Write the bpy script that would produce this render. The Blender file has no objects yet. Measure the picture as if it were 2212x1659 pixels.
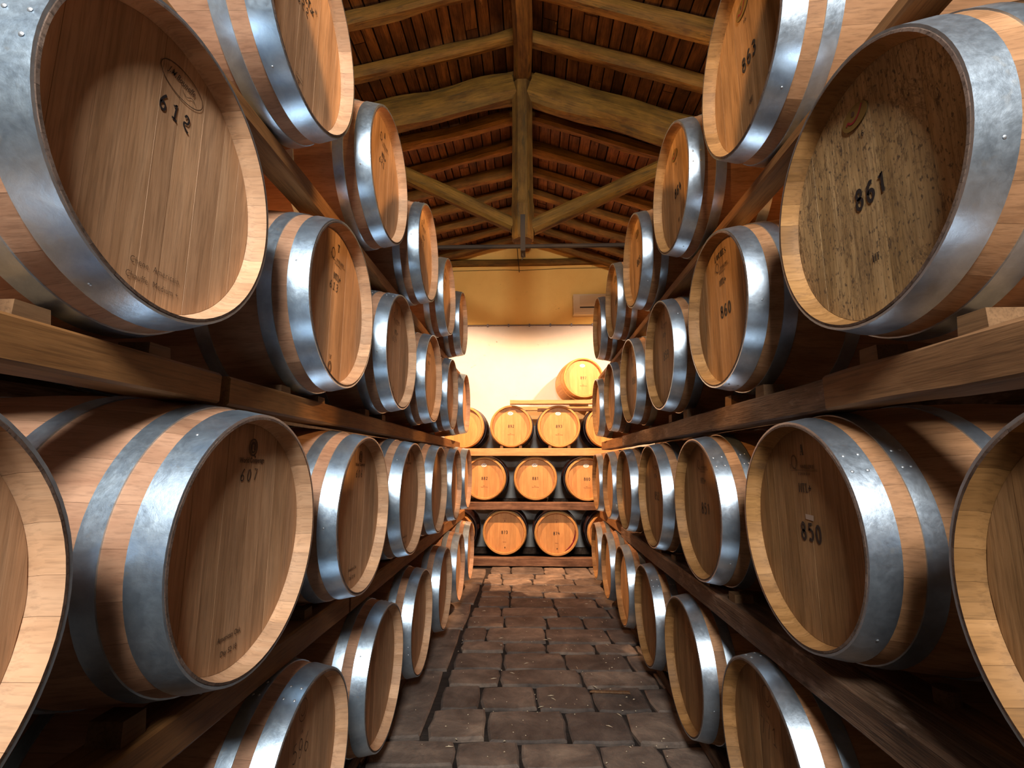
import bpy, math, random
from mathutils import Vector, Matrix, noise
R = math.radians
PI = math.pi
sc = bpy.context.scene
col = sc.collection
rnd = random.Random(7)

# ------------------------------------------------------------------ camera, world, lights, exposure
cd = bpy.data.cameras.new('camera')
cam = bpy.data.objects.new('camera', cd); col.objects.link(cam)
cam.location = (0, 0, 1.30)
cam.rotation_euler = (R(90 + 9.246), 0, R(2.175))
cd.sensor_fit = 'HORIZONTAL'; cd.sensor_width = 36; cd.lens = 36 * 1041.97 / 2212
cd.clip_start = 0.02
sc.camera = cam
w = bpy.data.worlds.new('world'); sc.world = w; w.use_nodes = True
bg = w.node_tree.nodes['Background']; bg.inputs[0].default_value = (.55, .68, .9, 1); bg.inputs[1].default_value = .25
sc.view_settings.view_transform = 'Standard'
sc.view_settings.look = 'None'
sc.view_settings.gamma = 1
sc.view_settings.use_curve_mapping = False
sc.view_settings.exposure = 0.0

def light(name, kind, loc, energy, color, target=None, **kw):
    d = bpy.data.lights.new(name, kind); d.energy = energy; d.color = color
    for k, v in kw.items(): setattr(d, k, v)
    o = bpy.data.objects.new(name, d); col.objects.link(o); o.location = loc
    if target is not None:
        o.rotation_euler = (Vector(target) - Vector(loc)).to_track_quat('-Z', 'Y').to_euler()
    return o

COOL = (1.0, .955, .90)
WARM = (1.0, .54, .20)
# daylight through the high window in the front wall, behind the camera
light('window_daylight', 'AREA', (0.05, -1.80, 3.30), 205, COOL, (0, 3.0, 1.1), shape='RECTANGLE', size=.75, size_y=.65)
# tungsten spot lamps on top of the two racks (behind the top barrels)
for sx in (-1, 1):
    light('rack_spot_rear', 'SPOT', (1.50 * sx, 5.0, 3.45), 700, (1, .57, .31), (1.50 * sx, 5.4, 2.55),
          spot_size=R(140), spot_blend=.3, shadow_soft_size=.03)
light('rack_spot_front', 'SPOT', (1.80, 1.73, 2.96), 185, WARM, (-.6, 1.95, 2.2), spot_size=R(68), spot_blend=.25, shadow_soft_size=.025)
light('rack_spot_front', 'SPOT', (-1.80, 1.475, 2.96), 185, WARM, (.6, 1.9, 2.2), spot_size=R(68), spot_blend=.25, shadow_soft_size=.025)
light('rack_spot_middle', 'SPOT', (1.80, 3.27, 2.96), 150, WARM, (-.6, 3.4, 2.2), spot_size=R(68), spot_blend=.25, shadow_soft_size=.025)
light('rack_spot_middle', 'SPOT', (-1.80, 3.10, 2.96), 150, WARM, (.6, 3.3, 2.2), spot_size=R(68), spot_blend=.25, shadow_soft_size=.025)
light('roof_fill', 'AREA', (-1.45, 2.6, 3.2), 6.5, (1, .56, .17), (-.2, 3.6, 4.9), shape='DISK', size=.3)  # pair of unseen fills added to brighten the roof, no real lamps
light('roof_fill', 'AREA', (1.45, 2.6, 3.2), 6.5, (1, .56, .17), (.2, 3.6, 4.9), shape='DISK', size=.3)

# ------------------------------------------------------------------ helpers
def tag(o, label=None, cat=None, group=None, kind=None):
    if label: o['label'] = label
    if cat: o['category'] = cat
    if group: o['group'] = group
    if kind: o['kind'] = kind
    return o
def mesh(name, V, F, mats, smooth=False, mi=None, sm=None):
    m = bpy.data.meshes.new(name); m.from_pydata([tuple(v) for v in V], [], F); m.update()
    for x in (mats if isinstance(mats, (list, tuple)) else [mats]): m.materials.append(x)
    if mi: m.polygons.foreach_set('material_index', mi)
    if smooth: m.polygons.foreach_set('use_smooth', [True] * len(F))
    if sm: m.polygons.foreach_set('use_smooth', sm)
    if sm or (smooth and len(F) > 20): m.set_sharp_from_angle(angle=R(28))
    return m
def link(name, data, parent=None, loc=(0, 0, 0), rot=(0, 0, 0)):
    o = bpy.data.objects.new(name, data); col.objects.link(o)
    o.location = loc; o.rotation_euler = rot
    if parent: o.parent = parent
    return o
def empty(name, loc, rz=0):
    o = link(name, None, None, loc, (0, 0, rz)); o.empty_display_size = .1; return o

# ------------------------------------------------------------------ materials
def nt(name):
    m = bpy.data.materials.new(name); m.use_nodes = True; t = m.node_tree
    return m, t, t.nodes, t.links, t.nodes['Principled BSDF']
def math_n(t, op, a, b=None, c=None):
    n = t.nodes.new('ShaderNodeMath'); n.operation = op
    for i, x in enumerate((a, b, c)):
        if x is None: continue
        if isinstance(x, (int, float)): n.inputs[i].default_value = x
        else: t.links.new(x, n.inputs[i])
    return n.outputs[0]
def ramp(t, fac, stops):
    n = t.nodes.new('ShaderNodeValToRGB'); e = n.color_ramp.elements
    while len(e) < len(stops): e.new(.5)
    for k, (p, c) in zip(e, stops): k.position = p; k.color = (*c, 1)
    t.links.new(fac, n.inputs[0]); return n.outputs[0]
def mixc(t, fac, a, b, mode='MIX'):
    n = t.nodes.new('ShaderNodeMix'); n.data_type = 'RGBA'; n.blend_type = mode
    if isinstance(fac, (int, float)): n.inputs[0].default_value = fac
    else: t.links.new(fac, n.inputs[0])
    for k, x in ((6, a), (7, b)):
        if isinstance(x, tuple): n.inputs[k].default_value = (*x, 1)
        else: t.links.new(x, n.inputs[k])
    return n.outputs[2]
def rand(t):
    oi = t.nodes.new('ShaderNodeObjectInfo'); g = t.nodes.new('ShaderNodeNewGeometry')
    return math_n(t, 'FRACT', math_n(t, 'MULTIPLY_ADD', oi.outputs['Random'], 3.77, math_n(t, 'MULTIPLY', g.outputs['Random Per Island'], 5.31)))
def coords(t, scale, off):
    tc = t.nodes.new('ShaderNodeTexCoord')
    va = t.nodes.new('ShaderNodeVectorMath'); va.operation = 'ADD'
    cb = t.nodes.new('ShaderNodeCombineXYZ'); k = math_n(t, 'MULTIPLY', off, 23.7)
    for i in range(3): t.links.new(k, cb.inputs[i])
    t.links.new(tc.outputs['Object'], va.inputs[0]); t.links.new(cb.outputs[0], va.inputs[1])
    mp = t.nodes.new('ShaderNodeMapping'); mp.inputs['Scale'].default_value = scale
    t.links.new(va.outputs[0], mp.inputs[0]); return mp.outputs[0]
def noise_n(t, vec, scale, detail=4, rough=.55, dist=0):
    n = t.nodes.new('ShaderNodeTexNoise'); n.inputs['Scale'].default_value = scale; n.inputs['Detail'].default_value = detail
    n.inputs['Roughness'].default_value = rough; n.inputs['Distortion'].default_value = dist
    t.links.new(vec, n.inputs['Vector']); return n.outputs[0]
def bump(t, bs, h, strength, dist=.002):
    b = t.nodes.new('ShaderNodeBump'); b.inputs['Strength'].default_value = strength; b.inputs['Distance'].default_value = dist
    t.links.new(h, b.inputs['Height']); t.links.new(b.outputs[0], bs.inputs['Normal'])
def wood(name, dark, mid, lite, axis='z', rough=.6, tone=.3, blot=.35, fleck=.3, bmp=.25, stain=None, spec=.3, gs=1.0, daylit_tint=None):
    m, t, N, L, bs = nt(name)
    rv = rand(t)
    def st(a, b): return {'x': (a, b, b), 'y': (b, a, b), 'z': (b, b, a)}[axis]
    c1 = coords(t, st(1.2 * gs, 14 * gs), rv)
    g1 = noise_n(t, c1, 1.6, 6, .6, .6)
    c2 = coords(t, st(9 * gs, 190 * gs), rv)
    g2 = noise_n(t, c2, 1.0, 3, .6)
    c3 = coords(t, st(3.0, 5.0), rv)
    g3 = noise_n(t, c3, 1.4, 4, .6)
    base = ramp(t, g1, [(.25, dark), (.5, mid), (.78, lite)])
    fl = ramp(t, g2, [(.34, (1 - fleck,) * 3), (.52, (1, 1, 1))])
    base = mixc(t, 1, base, fl, 'MULTIPLY')
    bl = ramp(t, g3, [(.3, (1 - blot, 1 - blot * 1.08, 1 - blot * 1.15)), (.65, (1.06, 1.05, 1.03))])
    base = mixc(t, 1, base, bl, 'MULTIPLY')
    tn = ramp(t, rv, [(0, (1 - tone, 1 - tone * 1.1, 1 - tone * 1.2)), (.5, (1 - tone * .4, 1 - tone * .5, 1 - tone * .45)), (1, (1.06, 1.04, 1.02))])
    base = mixc(t, 1, base, tn, 'MULTIPLY')
    if stain:
        sc_, lo, hi, colr = stain
        c4 = coords(t, st(sc_ * .14 if daylit_tint else sc_ * .35, sc_), rv)
        g4 = noise_n(t, c4, 1, 5, .7)
        f = ramp(t, g4, [(lo, (0, 0, 0)), (hi, (1, 1, 1))])
        base = mixc(t, f, base, colr)
    if daylit_tint:  # cool daylight on front-facing sides, painted in as an olive tint
        gn = t.nodes.new('ShaderNodeNewGeometry'); sp = t.nodes.new('ShaderNodeSeparateXYZ'); L.new(gn.outputs['Normal'], sp.inputs[0])
        f = math_n(t, 'MULTIPLY', ramp(t, math_n(t, 'MULTIPLY_ADD', sp.outputs[1], -.35, g3), [(.45, (0, 0, 0)), (.85, (1, 1, 1))]), .3)
        base = mixc(t, f, base, daylit_tint)
    L.new(base, bs.inputs['Base Color'])
    bs.inputs['Roughness'].default_value = rough
    bs.inputs['Specular IOR Level'].default_value = spec
    h = math_n(t, 'MULTIPLY_ADD', g2, .5, g1)
    bump(t, bs, h, min(bmp, 1), .002 if bmp < 1 else .005)
    return m
def plain(name, colr, rough=.6, metal=0, emit=None):
    m, t, N, L, bs = nt(name)
    bs.inputs['Base Color'].default_value = (*colr, 1); bs.inputs['Roughness'].default_value = rough; bs.inputs['Metallic'].default_value = metal
    return m
def steel(name, a, b, rough):
    m, t, N, L, bs = nt(name)
    rv = rand(t)
    c = coords(t, (1, 1, 1), rv)
    g = noise_n(t, c, 26, 6, .7, .4); g2 = noise_n(t, c, 90, 3, .6)
    base = ramp(t, g, [(.3, a), (.7, b)])
    # pale zinc bloom specks
    sp = ramp(t, noise_n(t, c, 38, 2, .5), [(.66, (0, 0, 0)), (.74, (1, 1, 1))])
    base = mixc(t, math_n(t, 'MULTIPLY', sp, .35), base, (.72, .74, .72))
    L.new(base, bs.inputs['Base Color'])
    bs.inputs['Metallic'].default_value = .93
    r = math_n(t, 'MULTIPLY_ADD', g2, .16, math_n(t, 'MULTIPLY_ADD', g, .14, rough - .08)); L.new(r, bs.inputs['Roughness'])
    bump(t, bs, math_n(t, 'MULTIPLY_ADD', g2, .25, g), .12, .004)
    return m
M = {}
M['headL'] = wood('oak_head_rosy', (.40, .225, .115), (.56, .34, .19), (.68, .44, .265), 'z', .55, .22, .20, .26, bmp=.35)
M['headR'] = wood('oak_head_tan', (.25, .135, .052), (.37, .215, .095), (.48, .30, .15), 'z', .58, .26, .28, .30, bmp=.4, stain=(16, .66, .80, (.16, .09, .05)))
M['headB'] = wood('oak_head_new', (.56, .27, .095), (.66, .345, .13), (.74, .42, .17), 'z', .5, .20, .12, .10, bmp=.1)
M['staveL'] = wood('oak_stave_rosy', (.38, .20, .12), (.50, .29, .18), (.60, .37, .24), 'y', .6, .22, .2, .2)
M['chimeL'] = wood('oak_chime_pale', (.54, .32, .18), (.68, .43, .26), (.76, .52, .335), 'y', .6, .16, .25, .2, bmp=.15)
M['staveR'] = wood('oak_stave_tan', (.33, .165, .075), (.45, .245, .12), (.54, .31, .165), 'y', .6, .3, .22, .25, stain=(9, .64, .78, (.20, .11, .055)))
M['chimeR'] = wood('oak_chime_tan', (.27, .14, .045), (.42, .23, .082), (.54, .315, .13), 'y', .6, .34, .3, .25, stain=(12, .62, .76, (.16, .09, .045)))
M['endgrain'] = wood('end_grain', (.10, .065, .05), (.17, .12, .095), (.24, .18, .15), 'y', .8, .3, .5, .5)
M['staveB'] = wood('oak_stave_new', (.50, .24, .085), (.60, .31, .115), (.68, .37, .15), 'y', .55, .2, .15, .15, bmp=.1)
M['wine'] = wood('wine_stained_oak', (.045, .018, .016), (.075, .028, .024), (.11, .045, .035), 'y', .5, .2, .4, .2)
M['chestnut'] = wood('chestnut_hoop', (.50, .27, .08), (.62, .35, .12), (.70, .42, .16), 'x', .5, .2, .2, .2)
M['steelL'] = steel('galvanised_steel', (.46, .62, .80), (.66, .84, 1.0), .29)  # both hoop steels: blue of the reflected sky put into the base colour
M['steelR'] = steel('galvanised_steel_dull', (.46, .57, .69), (.64, .77, .90), .28)
M['steelB'] = steel('dark_steel', (.16, .14, .15), (.26, .24, .25), .45)
M['rivet'] = plain('rivet_steel', (.50, .55, .60), .5, .8)
M['ink'] = plain('black_stencil_ink', (.012, .011, .014), .6)
M['brand'] = plain('branded_mark', (.07, .035, .018), .7)
M['faint'] = plain('faint_brand', (.34, .15, .06), .7)
M['bronze'] = plain('bronze_plate', (.20, .125, .035), .45, .2)
M['white'] = plain('white_label', (.85, .83, .78), .5)
M['red'] = plain('dark_red_paint', (.22, .015, .02), .5)
M['redwine'] = plain('red_wine_stain', (.16, .008, .014), .45)
M['tape'] = plain('pale_paper', (.42, .33, .27), .6)
M['iron'] = plain('black_iron', (.022, .015, .011), .75, 0)
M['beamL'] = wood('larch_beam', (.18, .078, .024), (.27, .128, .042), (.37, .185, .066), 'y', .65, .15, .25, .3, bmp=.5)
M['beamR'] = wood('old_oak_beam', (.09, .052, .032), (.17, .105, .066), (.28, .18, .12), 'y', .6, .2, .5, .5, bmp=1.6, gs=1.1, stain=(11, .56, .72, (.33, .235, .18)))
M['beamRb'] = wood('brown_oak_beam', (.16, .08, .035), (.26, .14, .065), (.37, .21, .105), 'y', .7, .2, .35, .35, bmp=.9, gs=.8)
M['beamX'] = wood('pine_shelf_beam', (.48, .24, .10), (.60, .32, .145), (.70, .40, .19), 'x', .6, .1, .2, .15)
M['beamXd'] = wood('stained_shelf_beam', (.10, .055, .035), (.24, .13, .08), (.42, .26, .16), 'x', .65, .15, .5, .25, gs=1.4)
M['chock'] = wood('chock_wood', (.14, .075, .035), (.20, .115, .055), (.27, .16, .08), 'x', .7, .35, .3, .3)
M['rafter'] = wood('old_rafter', (.09, .036, .008), (.22, .098, .019), (.38, .18, .036), 'x', .75, .25, .5, .45, bmp=1.2, gs=.7, stain=(24, .58, .66, (.05, .022, .008)), daylit_tint=(.15, .10, .008))
M['truss'] = wood('truss_timber', (.07, .030, .005), (.19, .090, .014), (.32, .165, .026), 'x', .75, .15, .55, .45, bmp=1.2, gs=.7, stain=(22, .57, .65, (.045, .022, .008)), daylit_tint=(.13, .09, .008))
M['post'] = wood('post_timber', (.06, .026, .006), (.15, .070, .013), (.26, .135, .026), 'z', .75, .15, .55, .45, bmp=1.2, gs=.7, stain=(22, .57, .65, (.04, .02, .008)), daylit_tint=(.09, .065, .008))
M['roofb'] = wood('roof_board', (.075, .029, .011), (.175, .072, .024), (.34, .155, .05), 'y', .75, .6, .6, .5, bmp=.6, gs=.8, stain=(7, .66, .74, (.45, .24, .10)))

def plaster():
    m, t, N, L, bs = nt('limewashed_plaster')
    tc = N.new('ShaderNodeTexCoord'); sp = N.new('ShaderNodeSeparateXYZ'); L.new(tc.outputs['Object'], sp.inputs[0])
    big = noise_n(t, tc.outputs['Object'], 1.1, 5, .6); fine = noise_n(t, tc.outputs['Object'], 14, 6, .65, .3)
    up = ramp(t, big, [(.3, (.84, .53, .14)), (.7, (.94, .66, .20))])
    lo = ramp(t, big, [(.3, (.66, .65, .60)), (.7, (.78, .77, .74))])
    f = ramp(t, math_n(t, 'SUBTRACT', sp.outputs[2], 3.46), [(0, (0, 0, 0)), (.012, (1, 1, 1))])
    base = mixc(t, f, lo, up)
    # flaked plaster between the shelves: ochre underlayer
    mid = math_n(t, 'MULTIPLY', math_n(t, 'GREATER_THAN', sp.outputs[2], 1.86), math_n(t, 'LESS_THAN', math_n(t, 'MULTIPLY_ADD', big, .15, sp.outputs[2]), 2.2))
    mid = math_n(t, 'MULTIPLY', mid, math_n(t, 'GREATER_THAN', sp.outputs[0], -.1))
    base = mixc(t, math_n(t, 'MULTIPLY', mid, .8), base, (.62, .40, .13))
    pits = ramp(t, noise_n(t, tc.outputs['Object'], 9, 8, .75, .5), [(.655, (0, 0, 0)), (.70, (1, 1, 1))])
    base = mixc(t, math_n(t, 'MULTIPLY', pits, .7), base, (.16, .09, .03))
    L.new(base, bs.inputs['Base Color']); bs.inputs['Roughness'].default_value = .9
    bump(t, bs, math_n(t, 'MULTIPLY_ADD', pits, -.6, fine), .35, .01)
    return m
M['plaster'] = plaster()
def stone():
    m, t, N, L, bs = nt('worn_paving_stone')
    rv = rand(t); c = coords(t, (1, 1, 1), rv)
    a = noise_n(t, c, 5, 7, .65, .4); b = noise_n(t, c, 45, 4, .7)
    base = ramp(t, a, [(.28, (.06, .050, .046)), (.5, (.17, .138, .118)), (.75, (.36, .285, .225))])
    tn = ramp(t, rv, [(0, (.6, .6, .62)), (1, (1.25, 1.18, 1.1))]); base = mixc(t, 1, base, tn, 'MULTIPLY')
    sp = ramp(t, b, [(.68, (0, 0, 0)), (.76, (1, 1, 1))]); base = mixc(t, math_n(t, 'MULTIPLY', sp, .4), base, (.50, .44, .36))
    L.new(base, bs.inputs['Base Color'])
    bs.inputs['Roughness'].default_value = .62
    bump(t, bs, math_n(t, 'MULTIPLY_ADD', b, .35, a), .8, .012)
    return m
M['stone'] = stone()
M['stoneLit'] = wood('lit_paving_stone', (.26, .19, .12), (.36, .27, .175), (.46, .36, .24), 'x', .7, .25, .35, .2, bmp=.6)  # lit copy of the paving, lamplight put into its colour; unused
M['dirt'] = wood('dark_grit', (.018, .014, .013), (.035, .028, .025), (.06, .05, .042), 'x', .95, .1, .4, .3, bmp=1)
M['darkwall'] = wood('side_plaster', (.05, .036, .024), (.08, .058, .04), (.11, .08, .055), 'x', .95, .1, .3, .1)

def mouldy():
    m = wood('mouldy_oak_head', (.30, .185, .075), (.48, .325, .155), (.62, .445, .24), 'z', .7, .1, .4, .35, bmp=.5, stain=(62, .57, .66, (.17, .105, .05)))
    t = m.node_tree; bs = t.nodes['Principled BSDF']; src = bs.inputs['Base Color'].links[0].from_socket
    c = coords(t, (9, 9, 3.2), rand(t))
    drip = ramp(t, noise_n(t, c, 1, 7, .7, 1.6), [(.475, (0, 0, 0)), (.50, (1, 1, 1)), (.525, (0, 0, 0))])
    spk = ramp(t, noise_n(t, coords(t, (150, 150, 80), rand(t)), 1, 2, .5), [(.60, (0, 0, 0)), (.68, (1, 1, 1))])
    b = mixc(t, math_n(t, 'MULTIPLY', drip, .65), src, (.15, .095, .05))
    b = mixc(t, math_n(t, 'MULTIPLY', spk, .75), b, (.055, .042, .035))
    t.links.new(b, bs.inputs['Base Color'])
    return m
M['headM'] = mouldy()

# ------------------------------------------------------------------ room shell
RX, RZ, SL, SR = -.08, 4.97, .255, .345
def roof_z(x): return RZ - (SL if x < RX else SR) * abs(x - RX)
XL, XR, YF, YB = -1.90, 1.90, -2.0, 7.5
def box_mesh(name, x0, x1, y0, y1, z0, z1, mat):
    V = [(x, y, z) for z in (z0, z1) for y in (y0, y1) for x in (x0, x1)]
    F = [(0, 2, 3, 1), (4, 5, 7, 6), (0, 1, 5, 4), (2, 6, 7, 3), (0, 4, 6, 2), (1, 3, 7, 5)]
    return mesh(name, V, F, mat)
def structure(name, me): return tag(link(name, me), kind='structure')
floor = structure('floor', box_mesh('floor', XL - .15, XR + .15, YF - .1, YB + .2, -.12, -.022, M['dirt']))
wl = structure('wall_left', box_mesh('wall_left', XL - .15, XL, YF, YB, -.05, roof_z(XL), M['darkwall']))
wr = structure('wall_right', box_mesh('wall_right', XR, XR + .15, YF, YB, -.05, roof_z(XR), M['darkwall']))
def gable(name, y0, y1, mat, hole=None):
    V = []
    for y in (y0, y1): V += [(XL - .15, y, -.05), (XR + .15, y, -.05), (XR + .15, y, roof_z(XR + .15)), (RX, y, RZ), (XL - .15, y, roof_z(XL - .15))]
    return structure(name, mesh(name, V, [(0, 1, 2, 3, 4), (9, 8, 7, 6, 5)] + [(i, (i + 5), (i + 1) % 5 + 5, (i + 1) % 5) for i in range(5)], mat))
gable('wall_back', YB, YB + .2, M['plaster'])
gable('wall_front', YF - .2, YF, M['darkwall'])
# high window in the front wall, source of the daylight
wf = structure('window_1', box_mesh('window_pane', -.45, .55, YF + .002, YF + .012, 2.85, 3.75, M['white']))
for a in ((-.52, -.45, 2.78, 3.82), (.55, .62, 2.78, 3.82), (-.45, .55, 2.78, 2.85), (-.45, .55, 3.75, 3.82)):
    link('window_frame', box_mesh('window_frame', a[0], a[1], YF + .001, YF + .05, a[2], a[3], M['chock']), wf)

# ceiling deck with its boards and rafters
V = []
for y in (YF - .2, YB + .2):
    V += [(XL - .3, y, roof_z(XL - .3) + .03), (RX, y, RZ + .03), (XR + .3, y, roof_z(XR + .3) + .03), (XR + .3, y, roof_z(XR + .3) + .12), (RX, y, RZ + .12), (XL - .3, y, roof_z(XL - .3) + .12)]
ceiling = structure('ceiling', mesh('ceiling', V, [(0, 1, 2, 3, 4, 5)[::-1], (6, 7, 8, 9, 10, 11)] + [(i, i + 6, (i + 1) % 6 + 6, (i + 1) % 6)[::-1] for i in range(6)], M['dirt']))
def board_mesh(wd, ln):
    b = .004; V = []
    for (z, k) in ((0, b), (.018, 0)):
        V += [(k, 0, z), (wd - k, 0, z), (wd - k, ln, z), (k, ln, z)]
    return mesh('board', V, [(0, 3, 2, 1), (4, 5, 6, 7), (0, 1, 5, 4), (1, 2, 6, 5), (2, 3, 7, 6), (3, 0, 4, 7)], M['roofb'])
for sgn, sl in ((-1, SL), (1, SR)):
    ang = math.atan(sl); s = .02
    edge = (XR - RX if sgn > 0 else RX - XL) / math.cos(ang) + .1
    while s < edge:
        wd = rnd.uniform(.085, .135)
        y = 1.9 - rnd.uniform(0, .9)
        while y < YB:
            ln = min(rnd.choice((.95, 1.42, 1.42, 1.9)), YB - y + .02)
            if ln < .1: break
            x0 = RX + sgn * (s + (wd if sgn < 0 else 0)) * math.cos(ang); z0 = RZ - (s + (wd if sgn < 0 else 0)) * math.sin(ang) + rnd.uniform(-.004, .004)
            link('board', board_mesh(wd - .006, ln - .008), ceiling, (x0, y, z0), (0, ang if sgn > 0 else -ang, rnd.uniform(-.002, .002)))
            y += ln
        s += wd
def log_mesh(name, ln, r, mat, seed, flat=.85, rings=14, segs=12, wob=.12, taper=0.0):
    """rough round-edged timber along +x, underside at z=-r"""
    V, F = [], []
    for i in range(rings + 1):
        x = ln * i / rings
        oy = .35 * r * noise.noise(Vector((x * 1.1, seed, 0))); oz = .25 * r * noise.noise(Vector((x * 1.3, seed, 9)))
        for j in range(segs):
            a = 2 * PI * j / segs
            ca, sa = math.cos(a), math.sin(a)
            k = (abs(ca) ** 3 + abs(sa) ** 3) ** (-1 / 3)      # squarish round
            rr = r * (1 - taper * i / rings) * k * (1 + wob * noise.noise(Vector((x * 2.2, ca * 1.2 + seed, sa * 1.2))))
            V.append((x, oy + rr * ca * flat, oz + rr * sa))
    for i in range(rings):
        for j in range(segs):
            F.append((i * segs + j, (i + 1) * segs + j, (i + 1) * segs + (j + 1) % segs, i * segs + (j + 1) % segs))
    F.append(tuple(range(segs))); F.append(tuple(reversed(range(rings * segs, (rings + 1) * segs))))
    return mesh(name, V, F, mat, sm=[True] * (len(F) - 2) + [False] * 2)
ys = (2.16, 2.63, 3.10, 3.57, 4.05, 4.53, 5.0, 5.48, 5.95, 6.42, 6.86, 7.27)
for i, y in enumerate(ys):
    for sgn, sl in ((-1, SL), (1, SR)):
        ang = math.atan(sl); r = rnd.uniform(.060, .074)
        ln = 2.0
        rz = PI if sgn < 0 else 0
        o = link('rafter', log_mesh('rafter', ln, r, M['rafter'], i * 3.1 + sgn, wob=.28, rings=18), ceiling,
                 (RX + sgn * .03, y + rnd.uniform(-.01, .01), RZ - r - .022), (0, ang, rz + rnd.uniform(-.012, .012)))
rb = link('ridge_beam', log_mesh('ridge_beam', 9.0, .095, M['rafter'], 77, rings=40, wob=.05), ceiling, (-.052, -1.6, RZ - .19), (0, 0, PI / 2))

# roof truss
tr = empty('roof_truss', (-.055, 3.9, 3.18)); tag(tr, 'timber king post truss with two slanting struts under the ridge', 'truss')
# king post: chamfered square section, slightly swollen foot
def post_mesh(h):
    V, F = [], []; secs = [(0, .078), (.02, .092), (.30, .098), (.34, .092), (1.0, .088), (h, .09)]
    for z, r in secs:
        c = r * .45
        for (x, y) in ((-c, -r), (c, -r), (r, -c), (r, c), (c, r), (-c, r), (-r, c), (-r, -c)):
            V.append((x + .004 * noise.noise(Vector((z * 3, x, y))), y, z))
    n = 8
    for i in range(len(secs) - 1):
        for j in range(n): F.append((i * n + j, i * n + (j + 1) % n, (i + 1) * n + (j + 1) % n, (i + 1) * n + j))
    F.append(tuple(reversed(range(n)))); F.append(tuple(range((len(secs) - 1) * n, len(secs) * n)))
    return mesh('king_post', V, F, M['post'])
link('king_post', post_mesh(1.50), tr)
def between(name, a, b, r, mat, seed, parent, org, flat=.85, **kw):
    a, b = Vector(a), Vector(b); d = b - a
    o = link(name, log_mesh(name, d.length, r, mat, seed, flat, **kw), parent, a - Vector(org))
    o.rotation_euler = d.to_track_quat('X', 'Z').to_euler(); return o
org = (-.055, 3.9, 3.18)
between('strut', (-.13, 3.9, 3.325), (-1.35, 3.9, 3.955), .064, M['truss'], 5, tr, org)
between('strut', (.02, 3.9, 3.30), (1.40, 3.9, 3.95), .068, M['truss'], 8, tr, org)
between('principal_rafter', (-.13, 3.9, 4.66), (-1.88, 3.9, 4.235), .145, M['truss'], 15, tr, org, .6, wob=.2, rings=20)
between('principal_rafter', (.02, 3.9, 4.65), (1.88, 3.9, 4.0), .155, M['truss'], 21, tr, org, .6, wob=.2, rings=20)
def tube(name, pts, r, mat, segs=8):
    V, F = [], []; pts = [Vector(p) for p in pts]
    for i, p in enumerate(pts):
        d = (pts[min(i + 1, len(pts) - 1)] - pts[max(i - 1, 0)]).normalized()
        u = d.cross(Vector((0, 0, 1)) if abs(d.z) < .9 else Vector((1, 0, 0))).normalized(); v = d.cross(u)
        for j in range(segs):
            a = 2 * PI * j / segs; V.append(p + u * (r * math.cos(a)) + v * (r * math.sin(a)))
    for i in range(len(pts) - 1):
        for j in range(segs): F.append((i * segs + j, i * segs + (j + 1) % segs, (i + 1) * segs + (j + 1) % segs, (i + 1) * segs + j))
    F.append(tuple(range(segs))[::-1]); F.append(tuple(range((len(pts) - 1) * segs, len(pts) * segs)))
    return mesh(name, V, F, mat, True)
link('tie_rod', tube('tie_rod', [(-1.84, 0, -.045), (-.6, 0, -.045), (.6, 0, -.05), (1.95, 0, -.055)], .019, M['iron']), tr)
link('iron_strap', box_mesh('iron_strap', -.018, .022, -.108, -.098, -.135, .19, M['iron']), tr)
link('iron_strap', box_mesh('iron_strap', -.018, .022, -.098, .03, -.135, -.125, M['iron']), tr)
link('hook', tube('hook', [(0, -.05, -.13), (0, -.05, -.155), (.012, -.05, -.165), (0, -.05, -.175), (-.01, -.05, -.19)], .005, M['iron'], 6), tr)

# things on the back wall
wbm = link('wall_beam', log_mesh('wall_beam', 3.7, .055, M['truss'], 31, flat=.7, rings=24, wob=.04), None, (-1.85, YB - .04, 4.525)); tag(wbm, 'long greenish timber beam running across the top of the back wall', 'beam')
cdt = empty('conduit', (0, YB - .02, 3.47)); tag(cdt, 'thin grey electrical conduit running across the back wall', 'conduit')
link('pipe', tube('pipe', [(-1.85, 0, 0), (-.9, 0, .004), (0, 0, 0), (.9, 0, -.004), (1.85, 0, 0)], .011, M['steelB']), cdt)
for k in range(11):
    link('clip', box_mesh('clip', -.012, .012, -.016, .02, -.02, .02, M['steelB']), cdt, (-1.68 + k * .335, 0, 0))
cab = link('cable', tube('cable', [(-1.85, YB - .008, 4.40), (-.4, YB - .008, 4.415), (-.12, YB - .008, 4.40), (.5, YB - .008, 4.425), (1.85, YB - .008, 4.43)], .004, M['iron'], 5)); tag(cab, 'thin dark cable strung on the wall below the timber beam', 'cable')
cw = link('hanging_wire', tube('hanging_wire', [(-.20, YB - .05, 4.80), (-.185, YB - .09, 4.6), (-.18, YB - .1, 4.52), (-.17, YB - .085, 4.45), (-.165, YB - .03, 4.36)], .006, M['iron'], 5)); tag(cw, 'short dark wire hanging in front of the wall beam', 'wire')
acm = plain('cream_plastic', (.62, .50, .30), .5)
ac = empty('air_conditioner', (.97, YB, 3.60)); tag(ac, 'cream wall air conditioner with fine grille high on back wall', 'air conditioner')
link('casing', box_mesh('casing', -.28, .28, -.16, -.001, 0, .33, acm), ac)
link('front_panel', box_mesh('front_panel', -.265, .265, -.175, -.16, .02, .315, acm), ac)
for k in range(13):
    link('slat', box_mesh('slat', -.18, .24, -.181, -.175, .15 + k * .012, .156 + k * .012, acm), ac)
link('air_outlet', box_mesh('air_outlet', -.18, .24, -.1765, -.174, .098, .118, M['iron']), ac)
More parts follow.
